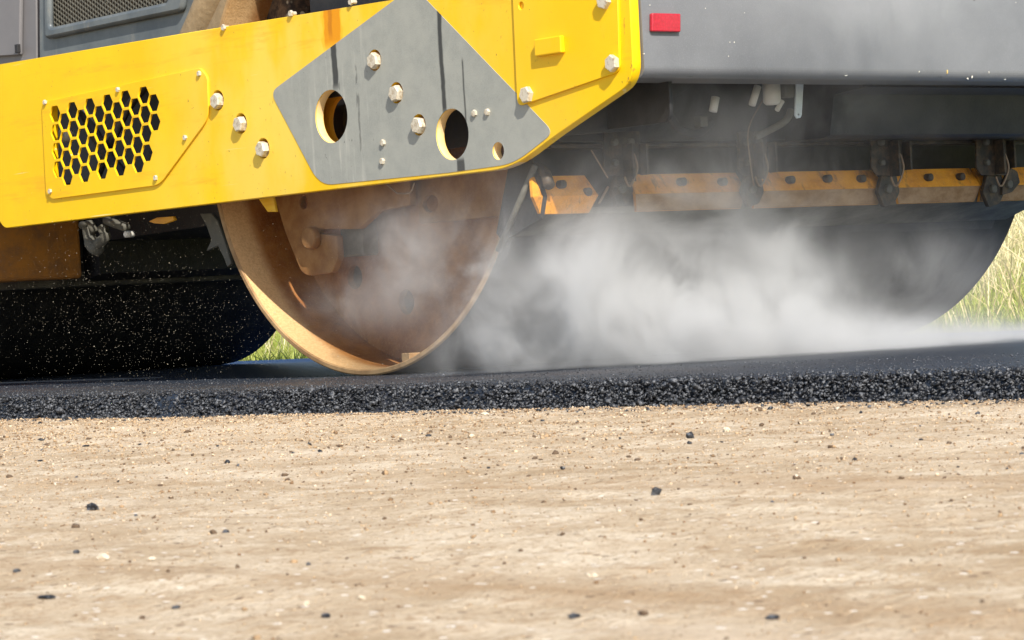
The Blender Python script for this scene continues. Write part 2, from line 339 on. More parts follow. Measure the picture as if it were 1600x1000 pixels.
# irregular stones, many in one mesh
ico = []
def icosa():
    t = (1+5**.5)/2; V = np.array([(-1, t, 0), (1, t, 0), (-1, -t, 0), (1, -t, 0), (0, -1, t), (0, 1, t), (0, -1, -t), (0, 1, -t), (t, 0, -1), (t, 0, 1), (-t, 0, -1), (-t, 0, 1)], float)
    V /= np.linalg.norm(V[0]); F = np.array([(0, 11, 5), (0, 5, 1), (0, 1, 7), (0, 7, 10), (0, 10, 11), (1, 5, 9), (5, 11, 4), (11, 10, 2), (10, 7, 6), (7, 1, 8), (3, 9, 4), (3, 4, 2), (3, 2, 6), (3, 6, 8), (3, 8, 9), (4, 9, 5), (2, 4, 11), (6, 2, 10), (8, 6, 7), (9, 8, 1)])
    return V, F
IV, IF = icosa()
def stones(name, P, R, mat, squash=.75, jit=.28, parent=None):
    n = len(P); ax = rng.normal(size=(n, 3)); Q, _ = np.linalg.qr(rng.normal(size=(n, 3, 3)))
    V = IV[None]*(1+rng.normal(0, jit, (n, 12, 1))); V = V*np.stack([np.ones(n), rng.uniform(.6, 1, n), rng.uniform(.5, .9, n)], 1)[:, None, :]
    V = np.einsum('nij,nkj->nki', Q, V); V[:, :, 2] *= squash
    V = V*R[:, None, None]+P[:, None, :]
    Fc = (IF[None]+12*np.arange(n)[:, None, None]).reshape(-1, 3)
    return fast_mesh(name, V.reshape(-1, 3), Fc, mat, parent)
m = Mat('bitumen_stone'); n, nc = m.voro(160, col=True); q = m.noise(300, 3)
m.set(color=m.mix(nc.ss(.45, 1), (.010, .011, .014), (.115, .12, .13)), rough=q*.5+.28, spec=.5); BITU = m.m
n = 52000; t = rng.random(n); yy = rng.uniform(-4.2, 3.0, n)
edge = np.where(t < .78, -.655-.045*(t/.78)**1.2, -.655+.10*((t-.78)/.22)**1.6)
zz = np.where(t < .78, -.004-.056*(t/.78), -.0035)
wob = .016*vnoise(yy, yy*0, .35, 1, 31)+.008*vnoise(yy, yy*0, .07, 1, 32)
spill = np.clip(vnoise(yy, yy*0, .22, 1, 41)+.6*vnoise(yy, yy*0, .05, 1, 42), 0, 1)
P = np.stack([edge+wob*(t < .9)-spill*.06*np.clip(t/.78, 0, 1)**3*(t < .78)+rng.normal(0, .005, n), yy, zz+rng.normal(0, .0025, n)], 1); R = rng.gamma(2.6, .00080, n)+.0009
R = np.where(t > .78, R*.62, R); P[:, 2] -= np.where(t > .78, R*.4, 0)
n2 = 26000; X2 = -.62+.75*rng.random(n2)**1.6; P2 = np.stack([X2, rng.uniform(-4.2, 3, n2), np.zeros(n2)-.0003], 1); P = np.concatenate([P, P2]); R = np.concatenate([R, rng.gamma(3, .00028, n2)+.0004])
tag(stones('asphalt_aggregate', P, R, BITU, .9, .4), 'coarse black crumbs packed along the broken front edge of the fresh asphalt', 'asphalt aggregate', kind='stuff')
# loose crumbs and grit on the sand
m = Mat('sand_grit'); n, nc = m.voro(55, col=True)
col = m.mix(nc.ss(.5, .65), (.11, .07, .04), (.36, .24, .13)); col = m.mix(nc.ss(.86, .9), col, (.56, .47, .35)); m.set(color=col, rough=.85); GRIT = m.m
n = 9500; gx = -.70-4.0*rng.random(n)**1.15; gy = rng.uniform(-6.2, 1.8, n); dd = np.hypot(gx-CP[0], gy-CP[1])
keep = (dd > .8); gx, gy = gx[keep], gy[keep]; R = rng.gamma(1.5, .00075, len(gx))+.0004; R = np.minimum(R, .006)*np.clip(dd[keep]/5+.35, .6, 1.25)
tag(stones('gravel', np.stack([gx, gy, sand_h(gx, gy)+R*.3], 1), R, GRIT, .7), 'small grit and pebbles scattered over the pale sand', 'gravel', kind='stuff')
n = 2200; gx = -.69-.22*rng.random(n)**2.2-np.where(rng.random(n) < .1, rng.random(n)*1.5, 0); gy = rng.uniform(-4, 2.5, n); R = rng.gamma(2, .0009, n)+.0008
tag(stones('asphalt_crumbs', np.stack([gx, gy, sand_h(gx, gy)+R*.4], 1), R, BITU, .75), 'loose black crumbs strewn on the sand just below the asphalt edge', 'asphalt crumbs', kind='stuff')
n = 150000; gx = -.70-3.6*rng.random(n)**1.25; gy = rng.uniform(-6.0, 1.6, n); k = (np.abs((np.stack([gx-CP[0], gy-CP[1]], 1)@CR[:2])/(np.stack([gx-CP[0], gy-CP[1]], 1)@CW[:2])) < .24)&(np.hypot(gx-CP[0], gy-CP[1]) > .9); gx, gy = gx[k], gy[k]
O_ = np.array([(1, 0, 0), (-1, 0, 0), (0, 1, 0), (0, -1, 0), (0, 0, 1), (0, 0, -1)], float); T_ = np.array([(0, 2, 4), (2, 1, 4), (1, 3, 4), (3, 0, 4), (2, 0, 5), (1, 2, 5), (3, 1, 5), (0, 3, 5)])
R = (rng.gamma(2., .00045, len(gx))+.0004)*np.clip(np.hypot(gx-CP[0], gy-CP[1])/5, .45, 1.2); Q_, _ = np.linalg.qr(rng.normal(size=(len(gx), 3, 3))); VV = np.einsum('nij,kj->nki', Q_, O_)*(1+rng.normal(0, .3, (len(gx), 6, 1)))*R[:, None, None]
VV[:, :, 2] *= .8; VV += np.stack([gx, gy, sand_h(gx, gy)+R*.25], 1)[:, None, :]
m = Mat('fine_grit'); n_, nc = m.voro(90, col=True); m.set(color=m.mix(nc.ss(.7, .95), m.mix(nc.ss(.15, .5), (.20, .12, .06), (.46, .33, .20)), (.60, .48, .34)), rough=.95)
tag(fast_mesh('sand_grains', VV.reshape(-1, 3), (T_[None]+6*np.arange(len(gx))[:, None, None]).reshape(-1, 3), m.m), 'countless fine sand coloured grains lying loose on the sand', 'sand grains', kind='stuff')
# larger lumps one can point to
def lump(px, py, wpx, label, mat=BITU, flat=.7, seed=0, name='asphalt_lump', cat='asphalt lump', group='dark asphalt lumps on the sand'):
    d = ray(px, py); p = CP+d*(-.056-CP[2])/d[2]; p[2] = float(sand_h(p[0], p[1])); R_ = wpx/F_PX*np.linalg.norm(p-CP)/2
    import bmesh
    bm = bmesh.new(); bmesh.ops.create_icosphere(bm, subdivisions=3, radius=1); r_ = np.random.default_rng(seed+50)
    cs = r_.normal(size=(9, 3)); cs /= np.linalg.norm(cs, axis=1)[:, None]; hs = r_.uniform(.55, .85, 9)
    for v in bm.verts:
        c0 = np.array(v.co); 
        for cc, hh in zip(cs, hs):
            k = c0@cc
            if k > hh: c0 = c0-cc*(k-hh)*.9
        c0 = c0*(1+r_.normal(0, .05)); c0 = c0*(1+.22*math.sin(7*c0[0]+seed)*math.sin(8*c0[1]+2*seed)*math.sin(6*c0[2]+1)); v.co = Vector((c0[0]*R_*1.05, c0[1]*R_, c0[2]*R_*flat))
    V = [tuple(v.co) for v in bm.verts]; F = [[v.index for v in f.verts] for f in bm.faces]; bm.free()
    tag(mesh(name, V, F, mat, None, (p[0], p[1], p[2]+R_*flat*.5)), label, cat, group)
PEBB = Mat('pale_pebble'); PEBB.set(color=PEBB.mix(PEBB.noise(60, 3), (.48, .39, .27), (.66, .58, .46)), rough=.8); PEBB = PEBB.m
LUMPS = [(145, 800, 19, 'dark angular asphalt lump alone on the sand at left, larger than its neighbours', BITU, .75),
 (1025, 784, 19, 'black asphalt lump alone on the open sand right of the middle', BITU, .85),
 (410, 652, 18, 'black cluster-like lump lying close below the asphalt edge', BITU, .75), (104, 661, 12, 'small black lump near the asphalt edge at far left', BITU, .7),
 (62, 665, 8, 'tiny dark lump left of the small black lump near the asphalt edge', BITU, .7), (134, 654, 10, 'flat black crumb directly under the asphalt edge at left', BITU, .6),
 (64, 722, 10, 'flat dark chip on the sand at far left, above the angular lump', BITU, .4), (135, 701, 12, 'flat dark sliver on the sand between lump and asphalt edge', BITU, .35),
 (670, 683, 9, 'small dark lump on the sand below the big drum', BITU, .6), (1528, 653, 8, 'small round black lump near the asphalt edge at right', BITU, .8),
 (1597, 718, 8, 'dark lump cut by the right border of the photo', BITU, .8), (1208, 804, 8, 'small brown-black lump right of the open sand lump', BITU, .7),
 (121, 887, 12, 'dark lump touching the group of pebbles at lower left', BITU, .8), (28, 912, 13, 'dark lump low at the far left of the sand', BITU, .6),
 (483, 906, 8, 'dark greenish lump in the blurred sand below the middle left', BITU, .9), (73, 948, 28, 'wide flat dark lump in the blurred foreground at left', BITU, .35),
 (276, 962, 13, 'brown lump in the blurred foreground left of centre', BITU, .6), (510, 980, 20, 'low brown-black lump at the bottom edge, left of centre', BITU, .5),
 (898, 983, 20, 'dark lump near the bottom edge right of centre', BITU, .5), (1208, 989, 24, 'dark lump at the very bottom edge on the right', BITU, .5),
 (354, 853, 11, 'dark crumb on the sand between angular lump and centre', BITU, .7), (213, 816, 8, 'tiny black crumb just right of the angular lump', BITU, .8),
 (163, 897, 20, 'pale pebble with a dark underside among pebbles at lower left', PEBB, .7), (238, 897, 15, 'brownish flat pebble right of the pale pebble at lower left', PEBB, .5),
 (480, 962, 10, 'white round pebble in the blurred foreground left of centre', PEBB, 1.), (566, 957, 12, 'cream round pebble in the blurred foreground below the drum', PEBB, .9),
 (931, 918, 10, 'white pebble in the blurred sand right of centre', PEBB, .8), (757, 656, 15, 'whitish flat stone just below the asphalt edge under the steam', PEBB, .5),
 (1135, 677, 12, 'tan upright pebble on the sand below the asphalt at right', PEBB, .9)]
for k, (a_, b_, c_, t_, m_, f_) in enumerate(LUMPS):
    if m_ is BITU: lump(a_, b_, c_, t_, m_, f_, k)
    else: lump(a_, b_, c_, t_, m_, f_, k, 'pebble', 'pebble', 'pale pebbles on the sand')

# grass beyond the road
def blades(name, X_, Y_, Hh, W_, mat, lean, label, cat):
    n = len(X_); z = bank_h(X_, Y_)-.01; an = rng.uniform(0, 2*math.pi, n); la = rng.uniform(0, 2*math.pi, n)
    dx, dy = np.cos(an)*W_, np.sin(an)*W_; lx, ly = np.cos(la)*lean*Hh, np.sin(la)*lean*Hh
    V = np.zeros((n, 7, 3)); ts = (0, .45, .8, 1); ws = (1, .8, .45, 0)
    for i, (t_, w_) in enumerate(zip(ts, ws)):
        cx, cy, cz = X_+lx*t_**2, Y_+ly*t_**2, z+Hh*(t_-.25*lean*t_**2)
        if i < 3:
            V[:, 2*i] = np.stack([cx-dx*w_, cy-dy*w_, cz], 1); V[:, 2*i+1] = np.stack([cx+dx*w_, cy+dy*w_, cz], 1)
        else: V[:, 6] = np.stack([cx, cy, cz], 1)
    T = np.array([(0, 1, 3), (0, 3, 2), (2, 3, 5), (2, 5, 4), (4, 5, 6)]); Fc = (T[None]+7*np.arange(n)[:, None, None]).reshape(-1, 3)
    tag(fast_mesh(name, V.reshape(-1, 3), Fc, mat), label, cat, kind='stuff')
def leafmat(name, c0, c1, c2):
    m = Mat(name); n = m.noise(2.2, 4, .6); k = m.noise(40, 2); m.set(color=m.mix(k.ss(.45, .65)*.6, m.mix(n.ss(.35, .65), c0, c1), c2), rough=.6, spec=.25)
    tr = m.t.nodes.new('ShaderNodeBsdfTranslucent'); mx = m.t.nodes.new('ShaderNodeMixShader'); mx.inputs[0].default_value = .35
    src = m.b.inputs['Base Color'].links[0].from_socket; m.t.links.new(src, tr.inputs[0]); out = m.t.nodes['Material Output']
    m.t.links.new(m.b.outputs[0], mx.inputs[1]); m.t.links.new(tr.outputs[0], mx.inputs[2]); m.t.links.new(mx.outputs[0], out.inputs[0]); return m.m
GR = leafmat('green_grass', (.26, .36, .06), (.46, .50, .11), (.60, .56, .22)); DRY = leafmat('dry_grass', (.78, .64, .36), (.90, .80, .54), (.60, .58, .26))
n = 60000; X_ = 2.27+6*rng.random(n)**1.3; Y_ = rng.uniform(-3, 12, n)
blades('green_grass', X_, Y_, rng.uniform(.03, .10, n)*(1+.5*(X_ > 3)), np.full(n, .0028), GR, rng.uniform(.2, .9, n), 'short bright green grass growing on the verge beyond the asphalt', 'grass')
n = 30000; X_ = rng.uniform(2.9, 9, n); Y_ = rng.uniform(-3, 14, n); cl = vnoise(X_, Y_, .55, .55, 77)+.25*(X_ > 4.2); k = cl > 0
X_, Y_ = X_[k], Y_[k]; n = len(X_)
blades('dry_grass', X_, Y_, rng.uniform(.18, .55, n), np.full(n, .0028), DRY, rng.uniform(.3, 1.1, n), 'tall straw coloured dry grass standing behind the green verge', 'dry grass')

# ------------------------------------------------------------------ road roller
RR = put(bpy.data.objects.new('road_roller', None), None, (.85, 1.3, 0)); RR.empty_display_size = .3
tag(RR, 'large yellow and dark grey tandem road roller with steel drums, standing on fresh asphalt', 'road roller')
# --- side frame plate
out = yz(-.08, [(2, 357), (-14, 345), (-20, 60)]); zt = px_yz(300, 52)[1]
front = px_yz(990, 60)[0]
outl = [px_yz(6, 357), (px_yz(-4, 340)[0], px_yz(-4, 340)[1]), (px_yz(-4, 200)[0], px_yz(0, 100)[1]), px_yz(305, 49), px_yz(610, 0), (px_yz(660, -10)[0], 1.16), (front, 1.16), px_yz(990, 128), px_yz(866, 213), px_yz(800, 263)]
outl = rounded(outl, [.04, .03, .0, 0, 0, 0, 0, .045, .03, .09])
BIG = [((518, 182), .0625), ((707, 210), .0575), ((779, 236), .0195)]
BOLTH = [(586, 94), (620, 145), (655, 195), (340, 157), (376, 193), (411, 232)]
holes_big = [circle(px_yz(*p), r) for p, r in BIG]; holes_b = [circle(px_yz(*p), .0245) for p in BOLTH]
gril = [(65, 160), (313, 106), (324, 121), (326, 184), (249, 289), (82, 311), (72, 303)]
gw = rounded(yz(-.085, gril), [.012, .01, .01, .03, .03, .01, .01])
gcut = rounded(yz(-.08, [(84, 172), (240, 142), (252, 150), (246, 268), (100, 292), (88, 280)]), .02)
gcut = rounded(yz(-.08, [(78, 160), (240, 126), (262, 132), (256, 274), (96, 300), (80, 290)]), .02); gcut2 = rounded([(1.28, .615), (1.28, .83), (.70, .83), (.70, .615)], .02)
SF = plate('side_frame', outl, holes_big+holes_b+[gcut], -.08, .025, 'x', YELLOW, RR, .002)
m = Mat('worn_cut_edge'); n = m.noise(30, 4); m.set(color=m.mix(n, (.80, .50, .16), (.84, .68, .42)), rough=.6)
SF.data.materials.append(m.m)
for pg in SF.data.polygons:
    c = pg.center
    if abs(pg.normal.x) < .3 and any(math.hypot(c.y-sum(p[0] for p in h)/len(h), c.z-sum(p[1] for p in h)/len(h)) < .066 for h in holes_big): pg.material_index = 1
mark = [(618, 0), (423, 146), (498, 289), (803, 258.5), (866, 208), (667, 0)]
apex = px_yz(646, -22); mpts = [px_yz(*p) for p in mark[:-1]]; mpts = [mpts[0]]+mpts[1:]+[apex]
mo = rounded([apex, px_yz(423, 144), px_yz(500, 290), px_yz(700, 270), px_yz(803, 256), px_yz(866, 207)], [.02, .03, .05, 0, .05, .03])
plate('grey_marking', mo, holes_big+[circle(px_yz(*p), .0245) for p in BOLTH[:3]], -.0812, .0012, 'x', GREY, SF, .0003)
plate('eyelet_ring', circle(px_yz(531, 184, -.015), .076), [circle(px_yz(538, 189, -.015), .060)], -.015, .012, 'x', YOKE, RR, .001)
plate('sun_block_plate', rounded([(-.2, .665), (.66, .665), (.66, .865), (-.2, .865)], .02), [], -.03, .012, 'x', DARK, RR, .001)  # added plate, blocks sun coming over the top of the side frame
for ps in ((BOLTH[:3]), (BOLTH[3:])):
    a_, b_ = Vector(px_yz(*ps[0])), Vector(px_yz(*ps[2])); d_ = (b_-a_).normalized(); n_ = Vector((-d_.y, d_.x))*.036; a_ -= d_*.04; b_ += d_*.04
    plate('backing_bar', rounded([tuple(a_+n_), tuple(b_+n_), tuple(b_-n_), tuple(a_-n_)], .015), [], -.053, .012, 'x', YOKE, RR, .001)  # added to stop sun through the bolt holes; shows as orange edges
# front flange down the leading edge of the plate
# --- bolts
def hexbolt_vf(s, h, sh, washer=True):
    """head pointing to -x, base at x=0; s = half across corners"""
    parts = []
    V = []; F = []
    rows = [(0, s), (-h*.82, s), (-h, s*.86), (-h, s*.80)]
    for x, r in rows:
        for k in range(6): q = math.pi/6+k*math.pi/3; V.append((x-0.0, r*math.cos(q), r*math.sin(q)))
    for i in range(3):
        for k in range(6): F.append([i*6+k, (i+1)*6+k, (i+1)*6+(k+1) % 6, i*6+(k+1) % 6])
    F.append([18+k for k in range(6)]); parts.append((V, F))
    parts.append(tube_vf([(sh, 0, 0), (-.0, 0, 0)], s*.62, 16))
    if washer: parts.append(tube_vf([(.004, 0, 0), (-.0008, 0, 0)], s*1.22, 24))
    return join_vf(*parts)
V, F = hexbolt_vf(.0195, .020, .03, False); b0 = None
def place(proto, loc, parent, rot=0.):
    o = proto.copy(); COL.objects.link(o); o.parent = parent; o.location = Vector(loc)-ORG[parent]; o.rotation_euler = (rot, 0, 0); return o
for i, p in enumerate(BOLTH):
    y, z = px_yz(p[0]-1, p[1]+1, -.084); loc = (-.074, y, z)
    if b0 is None: b0 = mesh('bolt', V, F, BOLT, SF, loc)
    else: place(b0, loc, SF, i*.37)
V, F = hexbolt_vf(.0080, .006, .012, False); sb = None
for i, p in enumerate([(743, 177), (763, 175), (600, 223), (599, 252), (351, 43), (456, 21), (550, 3)]):
    y, z = px_yz(*p); loc = (-.081, y, z)
    if sb is None: sb = mesh('screw', V, F, BOLT, SF, loc)
    else: place(sb, loc, SF, i*.5)
# --- perforated cover with hexagonal openings
colx = [86, 100.5, 113, 127.5, 140, 155, 168, 183.5, 195.5, 211, 224, 240]; topz = px_yz(86, 178)[1]
hexes = []; gy0 = px_yz(86, 178, -.085)[0]; gy1 = px_yz(240, 164, -.085)[0]; dyc = (gy0-gy1)/11; rowh = .0490; s_ = .0262
for i in range(12):
    cy_ = gy0-dyc*i; z0_ = px_yz(86, 178, -.085)[1]+.0012*i-(rowh*.5 if i % 2 else 0)
    zr = z0_ if i < 11 else z0_+.010
    for j in range(4 if i < 11 else 2):
        c_ = (cy_, z0_-rowh*j)
        hexes.append([(c_[0]+s_*math.cos(math.pi/3*k), c_[1]+s_*.92*math.sin(math.pi/3*k)) for k in range(6)])
GC = plate('perforated_cover', gw, hexes, -.0855, .0055, 'x', YELLOW, RR, .0006)
cs = None
for i, p in enumerate([(71, 160), (185, 140), (312, 115), (290, 215), (244, 278), (79, 299)]):
    y, z = px_yz(*p, -.086); loc = (-.0856, y, z)
    if cs is None: V, F = hexbolt_vf(.0070, .006, .01, False); cs = mesh('screw', V, F, BOLT, GC, loc)
    else: place(cs, loc, GC, i*.6)
# things seen dimly through the openings: hoses and a pale cap
hz = [tube_vf(smooth_path([(.02, 1.25, .8), (.03, 1.12, .62), (.05, 1.0, .52), (.06, .92, .60)]), .016), tube_vf(smooth_path([(.05, 1.2, .55), (.06, 1.05, .72), (.06, .9, .8)]), .012)]
V, F = join_vf(*hz); mesh('hydraulic_hose', V, F, DARK, RR, smooth=True)
y, z = px_yz(101, 212, .01); mesh('hose_cap', *tube_vf([(.03, y, z), (.0, y, z), (-.008, y, z)], [.018, .018, .008]), WHITE, RR, smooth=True)
# --- access cover
ac = [(800, -60), (800.5, 0), (807.5, 150), (818, 163), (961, 115), (968, 103), (965, 0), (964, -60)]
aco = rounded([px_yz(*p, -.086) for p in [(798, -70), (808, 167), (968, 112), (963, -70)]], [0, .02, .02, 0])
AC = plate('access_cover', aco, [circle(px_yz(814, 9, -.086), .0085)], -.086, .006, 'x', YELLOW, RR, .0012)
tube('latch_bush', [(-.089, *px_yz(814, 9, -.089)), (-.0845, *px_yz(814, 9, -.0845))], .0135, YELLOW, AC, 24) if False else None
hb = px_yz(861, 72, -.088); yb = px_yz(841, 72, -.088)[0]-px_yz(883, 72, -.088)[0]
V, F = box_vf((-.099, hb[0]-yb/2, hb[1]-.0185), (-.086, hb[0]+yb/2, hb[1]+.0185), .003); mesh('handle_block', V, F, YELLOW, AC)
V, F = hexbolt_vf(.0185, .012, .02, False); bb = None
for i, p in enumerate([(959, 99), (825, 148), (946, 1)]):
    y, z = px_yz(*p, -.086); loc = (-.0862, y, z)
    if bb is None: bb = mesh('bolt', V, F, BOLT, AC, loc)
    else: place(bb, loc, AC, i*.4)

# --- front body (bumper tank)
yf = front+.001
def bumper():
    import bmesh
    prof = [(yf, 1.6), (yf, .632)]
    for k in range(1, 9):
        q = math.pi/2*k/8; prof.append((yf+.024*(1-math.cos(q)), .632-.024*math.sin(q)))
    prof += [(yf+.10, .606), (yf+.45, .640), (yf+.45, 1.6)]
    V, F = prism_vf(prof, -.053, 1.86); return V, F
V, F = bumper(); BU = mesh('front_body', V, F, BODY, RR)
rf = rounded(xz(yf, [(1014, 21), (1014, 50), (1059, 51), (1059, 22)]), .004); plate('red_reflector', rf, [], yf-.010, .010, 'y', RED, BU, .0025)
chips = []
def flake(px, py, w_, h_, ang=0.):
    w_ *= .45; h_ *= .45; p = on(1, yf, px, py); c, s2 = math.cos(ang), math.sin(ang); m_ = 7; V = []
    for yy_ in (yf-.0012, yf+.0015):
        for k in range(m_):
            q = 2*math.pi*k/m_; rr = 1 if k % 2 else .7; a_, b_ = w_*math.cos(q)*rr, h_*math.sin(q)*rr; V.append((p[0]+a_*c-b_*s2, yy_, p[2]+a_*s2+b_*c))
    return V, [list(range(m_))[::-1]]+[[k, (k+1) % m_, (k+1) % m_+m_, k+m_] for k in range(m_)]
fl = [flake(*a) for a in [(1015, 8, .004, .003), (1140, 66, .004, .003), (1147, 66, .004, .004), (1006, 84, .005, .003), (1138, 88, .002, .004), (1322, 118, .012, .002, .1), (1512, 123, .004, .006, .5), (1519, 120, .003, .008, -.3),
      (1545, 113, .002, .006), (1436, 112, .004, .005), (1570, 124, .010, .002), (1587, 4, .003, .003), (1102, 13, .002, .003), (1163, 20, .003, .002)]]
for V, F in fl: mesh('paint_chip', V, F, CHIP, BU)
V, F = flake(1480, 112, .005, .012); mesh('paint_chip', V, F, CHIPY, BU)
V, F = flake(1522, 0, .006, .006); mesh('plug', V, F, DARK, BU)

# --- dark underside between body and scraper
yu = -.86
lowz = .500
V, F = prism_vf([(yf+.09, .60), (yu-.02, .592), (yu, .500), (yu+.02, .494), (-.64, .497), (-.60, .63), (-.8, .70)], .72, 1.80)
UB = mesh('underbody', V, F, DARK, RR)
V, F = prism_vf([(-.72, .64), (-.715, .500), (-.60, .497), (-.60, .64)], .012, .719); mesh('recess_wall', V, F, DARK, UB)
gs = [(p[0], p[1]) for p in xz(-.80, [(985, 120), (1090, 128), (1072, 141), (1040, 160), (978, 205), (868, 213), (880, 180)])]
plate('gusset', gs, [], -.80, .012, 'y', DARK, UB, .002)
V, F = box_vf((.0, -.70, .488), (1.80, -.64, .496), .002); mesh('lower_rail', V, F, BSTEEL, UB)
# bits in the recess
def P_(y, px, py): return tuple(on(1, y, px, py))
tube('white_tube', [P_(-.84, 1118, 152), P_(-.84, 1114, 174)], .0095, WHITE, UB, 16)
tube('white_tube', [P_(-.84, 1184, 135), P_(-.84, 1175, 164)], .0085, WHITE, UB, 16)
c_ = Vector(P_(-.84, 1206, 150)); V, F = tube_vf([c_+Vector((0, 0, .035)), c_+Vector((0, 0, -.014)), c_+Vector((0, 0, -.020)), c_+Vector((0, 0, -.021))], [.0205, .0205, .015, .006], 20)
mesh('filter_bowl', V, F, WHITE, UB, smooth=True)
lv = xz(-.86, [(1244, 128), (1243, 180), (1246, 185), (1251, 184), (1253, 180), (1256, 128)]); plate('lever', lv, [circle(xz(-.86, [(1248, 179)])[0], .0028, 12)], -.86, .005, 'y', PALE, UB, .0008)
tube('hose', smooth_path([P_(-.82, 1236, 172), P_(-.82, 1228, 188), P_(-.80, 1205, 202), P_(-.78, 1180, 214)]), .0085, RUBBER, UB, 12)
tube('hose', smooth_path([P_(-.80, 1040, 170), P_(-.80, 1060, 200), P_(-.80, 1090, 208), P_(-.80, 1112, 190)]), .010, DARK, UB, 12)
V, F = box_vf(tuple(np.array(P_(-.80, 1095, 190))-.012), tuple(np.array(P_(-.80, 1095, 190))+.012), .003); mesh('hose_clamp', V, F, CAST, UB)
V, F = tube_vf([P_(-.84, 1222, 158), P_(-.84, 1214, 172)], .006, 12); mesh('pipe_stub', V, F, WHITE, UB)
V, F = box_vf(P_(-.86, 1228, 152), tuple(np.array(P_(-.86, 1228, 152))+np.array([.03, .02, .04])), .003); mesh('valve', V, F, CAST, UB)
plate('scrape', xz(yu-.012, [(1434, 156), (1442, 151), (1453, 149), (1448, 154), (1438, 158)]), [], yu-.014, .002, 'y', CAST, UB, .0003)

# --- drums
def drum(yc):
    """returns parts built in world coordinates round the axis (y=yc, z=.6)"""
    n = 160; W_ = 1.767; prof = [(.004, .585), (.0, .588), (.0, .5965), (.004, .6), (W_-.005, .6), (W_, .5955), (W_, .587), (W_-.004, .585)]
    V = []; F = []; mi = []
    k_ = len(prof)
    for i in range(n):
        q = 2*math.pi*i/n
        for x, r in prof: V.append((x, yc+r*math.cos(q), .6+r*math.sin(q)))
    for i in range(n):
        a0, a1 = i*k_, ((i+1) % n)*k_
        for j in range(k_):
            j2 = (j+1) % k_; F.append([a0+j, a1+j, a1+j2, a0+j2]); mi.append(1 if j in (0, 1, 2, 5, 6) else (2 if j == 3 or j == 4 else 0)); 
            mi[-1] = {0: 1, 1: 1, 2: 1, 3: 2, 4: 1, 5: 1, 6: 1, 7: 0}[j]
    return V, F, mi
V, F, mi = drum(0.)
DR = mesh('drum', V, F, [RUST, RIM, BLACK], RR, smooth=False, mi=mi)
ed = [circle((-.02+.30*math.cos(q), .6+.30*math.sin(q)), .052, 20) for q in (-.25, .9, 1.9, 3.0)]+[circle((-.42, .33), .03, 20)]
plate('end_disc', circle((0, .6), .5855, 96), [circle((-.36, .31), .04, 24), circle((-.285, .235), .055, 24, .03), circle((0.1, .17), .03, 20), circle((.30, .24), .03, 20)], .21, .02, 'x', RUST, DR, .001)
plate('end_disc', circle((0, .6), .5855, 96), [], 1.53, .02, 'x', RUST, DR, .001)
tube('hub', [(.06, 0, .6), (.21, 0, .6)], .12, DARK, DR, 32)
plate('dark_backdrop', rounded([(-1.0, .52), (.25, .52), (.25, 1.1), (-1.0, 1.1)], .03), [], .08, .01, 'x', DARK, RR, .001)  # added dark sheet that makes the side frame holes read black
# weld/lug inside the rim at the bottom
V, F = box_vf((.006, -.155, .030), (.040, -.125, .050), .002); mesh('rim_lug', V, F, RIM, DR)
# second drum: copies
D2 = DR.copy(); COL.objects.link(D2); D2.parent = RR; D2.location = DR.location+Vector((0, 3.107, 0))
for ch in list(DR.children):
    c = ch.copy(); COL.objects.link(c); c.parent = D2; c.location = ch.location
# --- yoke bracket inside the open drum end
bp = yz(.10, [(420, 280), (432, 318), (446, 364), (470, 424), (480, 431), (518, 427), (528, 404), (526, 368), (497, 365), (497, 358), (560, 358), (590, 330), (640, 320), (640, 280)])
BR = plate('drum_bracket', rounded(bp, [.0, .01, .01, .012, .012, .012, .01, .006, .001, .001, .01, .01, 0, 0]), [circle(yz(.10, [(474, 316)])[0], .017, 20)], .10, .02, 'x', BRACK, RR, .002)
plate('bearing_flange', circle(yz(.085, [(484, 372)])[0], .028, 24), [], .078, .022, 'x', BRACK, BR, .004)
V, F = box_vf((.14, .17, .29), (.19, .26, .38), .006); mesh('hydraulic_motor', V, F, RUBBER, BR)
sp = yz(.06, [(600, 262), (602, 346), (700, 343), (806, 334), (806, 240)]); 
plate('support_plate', rounded([yz(.14, [p])[0] for p in [(650, 262), (655, 350), (740, 342), (798, 336), (812, 250)]], .01), [circle(yz(.14, [(672, 318)])[0], .03, 20, .02)], .14, .015, 'x', BRACK, RR, .002)
# yellow tab standing in for a sunlit patch, and the wire grab
plate('sun_patch_tab', yz(-.02, [(404, 300), (404, 311), (418, 331), (431, 331), (424, 298)]), [], -.02, .008, 'x', YELLOW, RR, .001)
tube('wire_handle', smooth_path([(-.05, *yz(-.05, [(600, 284)])[0]), (-.05, *yz(-.05, [(618, 300)])[0]), (-.05, *yz(-.05, [(622, 302)])[0]), (-.05, *yz(-.05, [(641, 301)])[0]), (-.05, *yz(-.05, [(648, 285)])[0])], 4), .0022, WIRE, RR, 8)

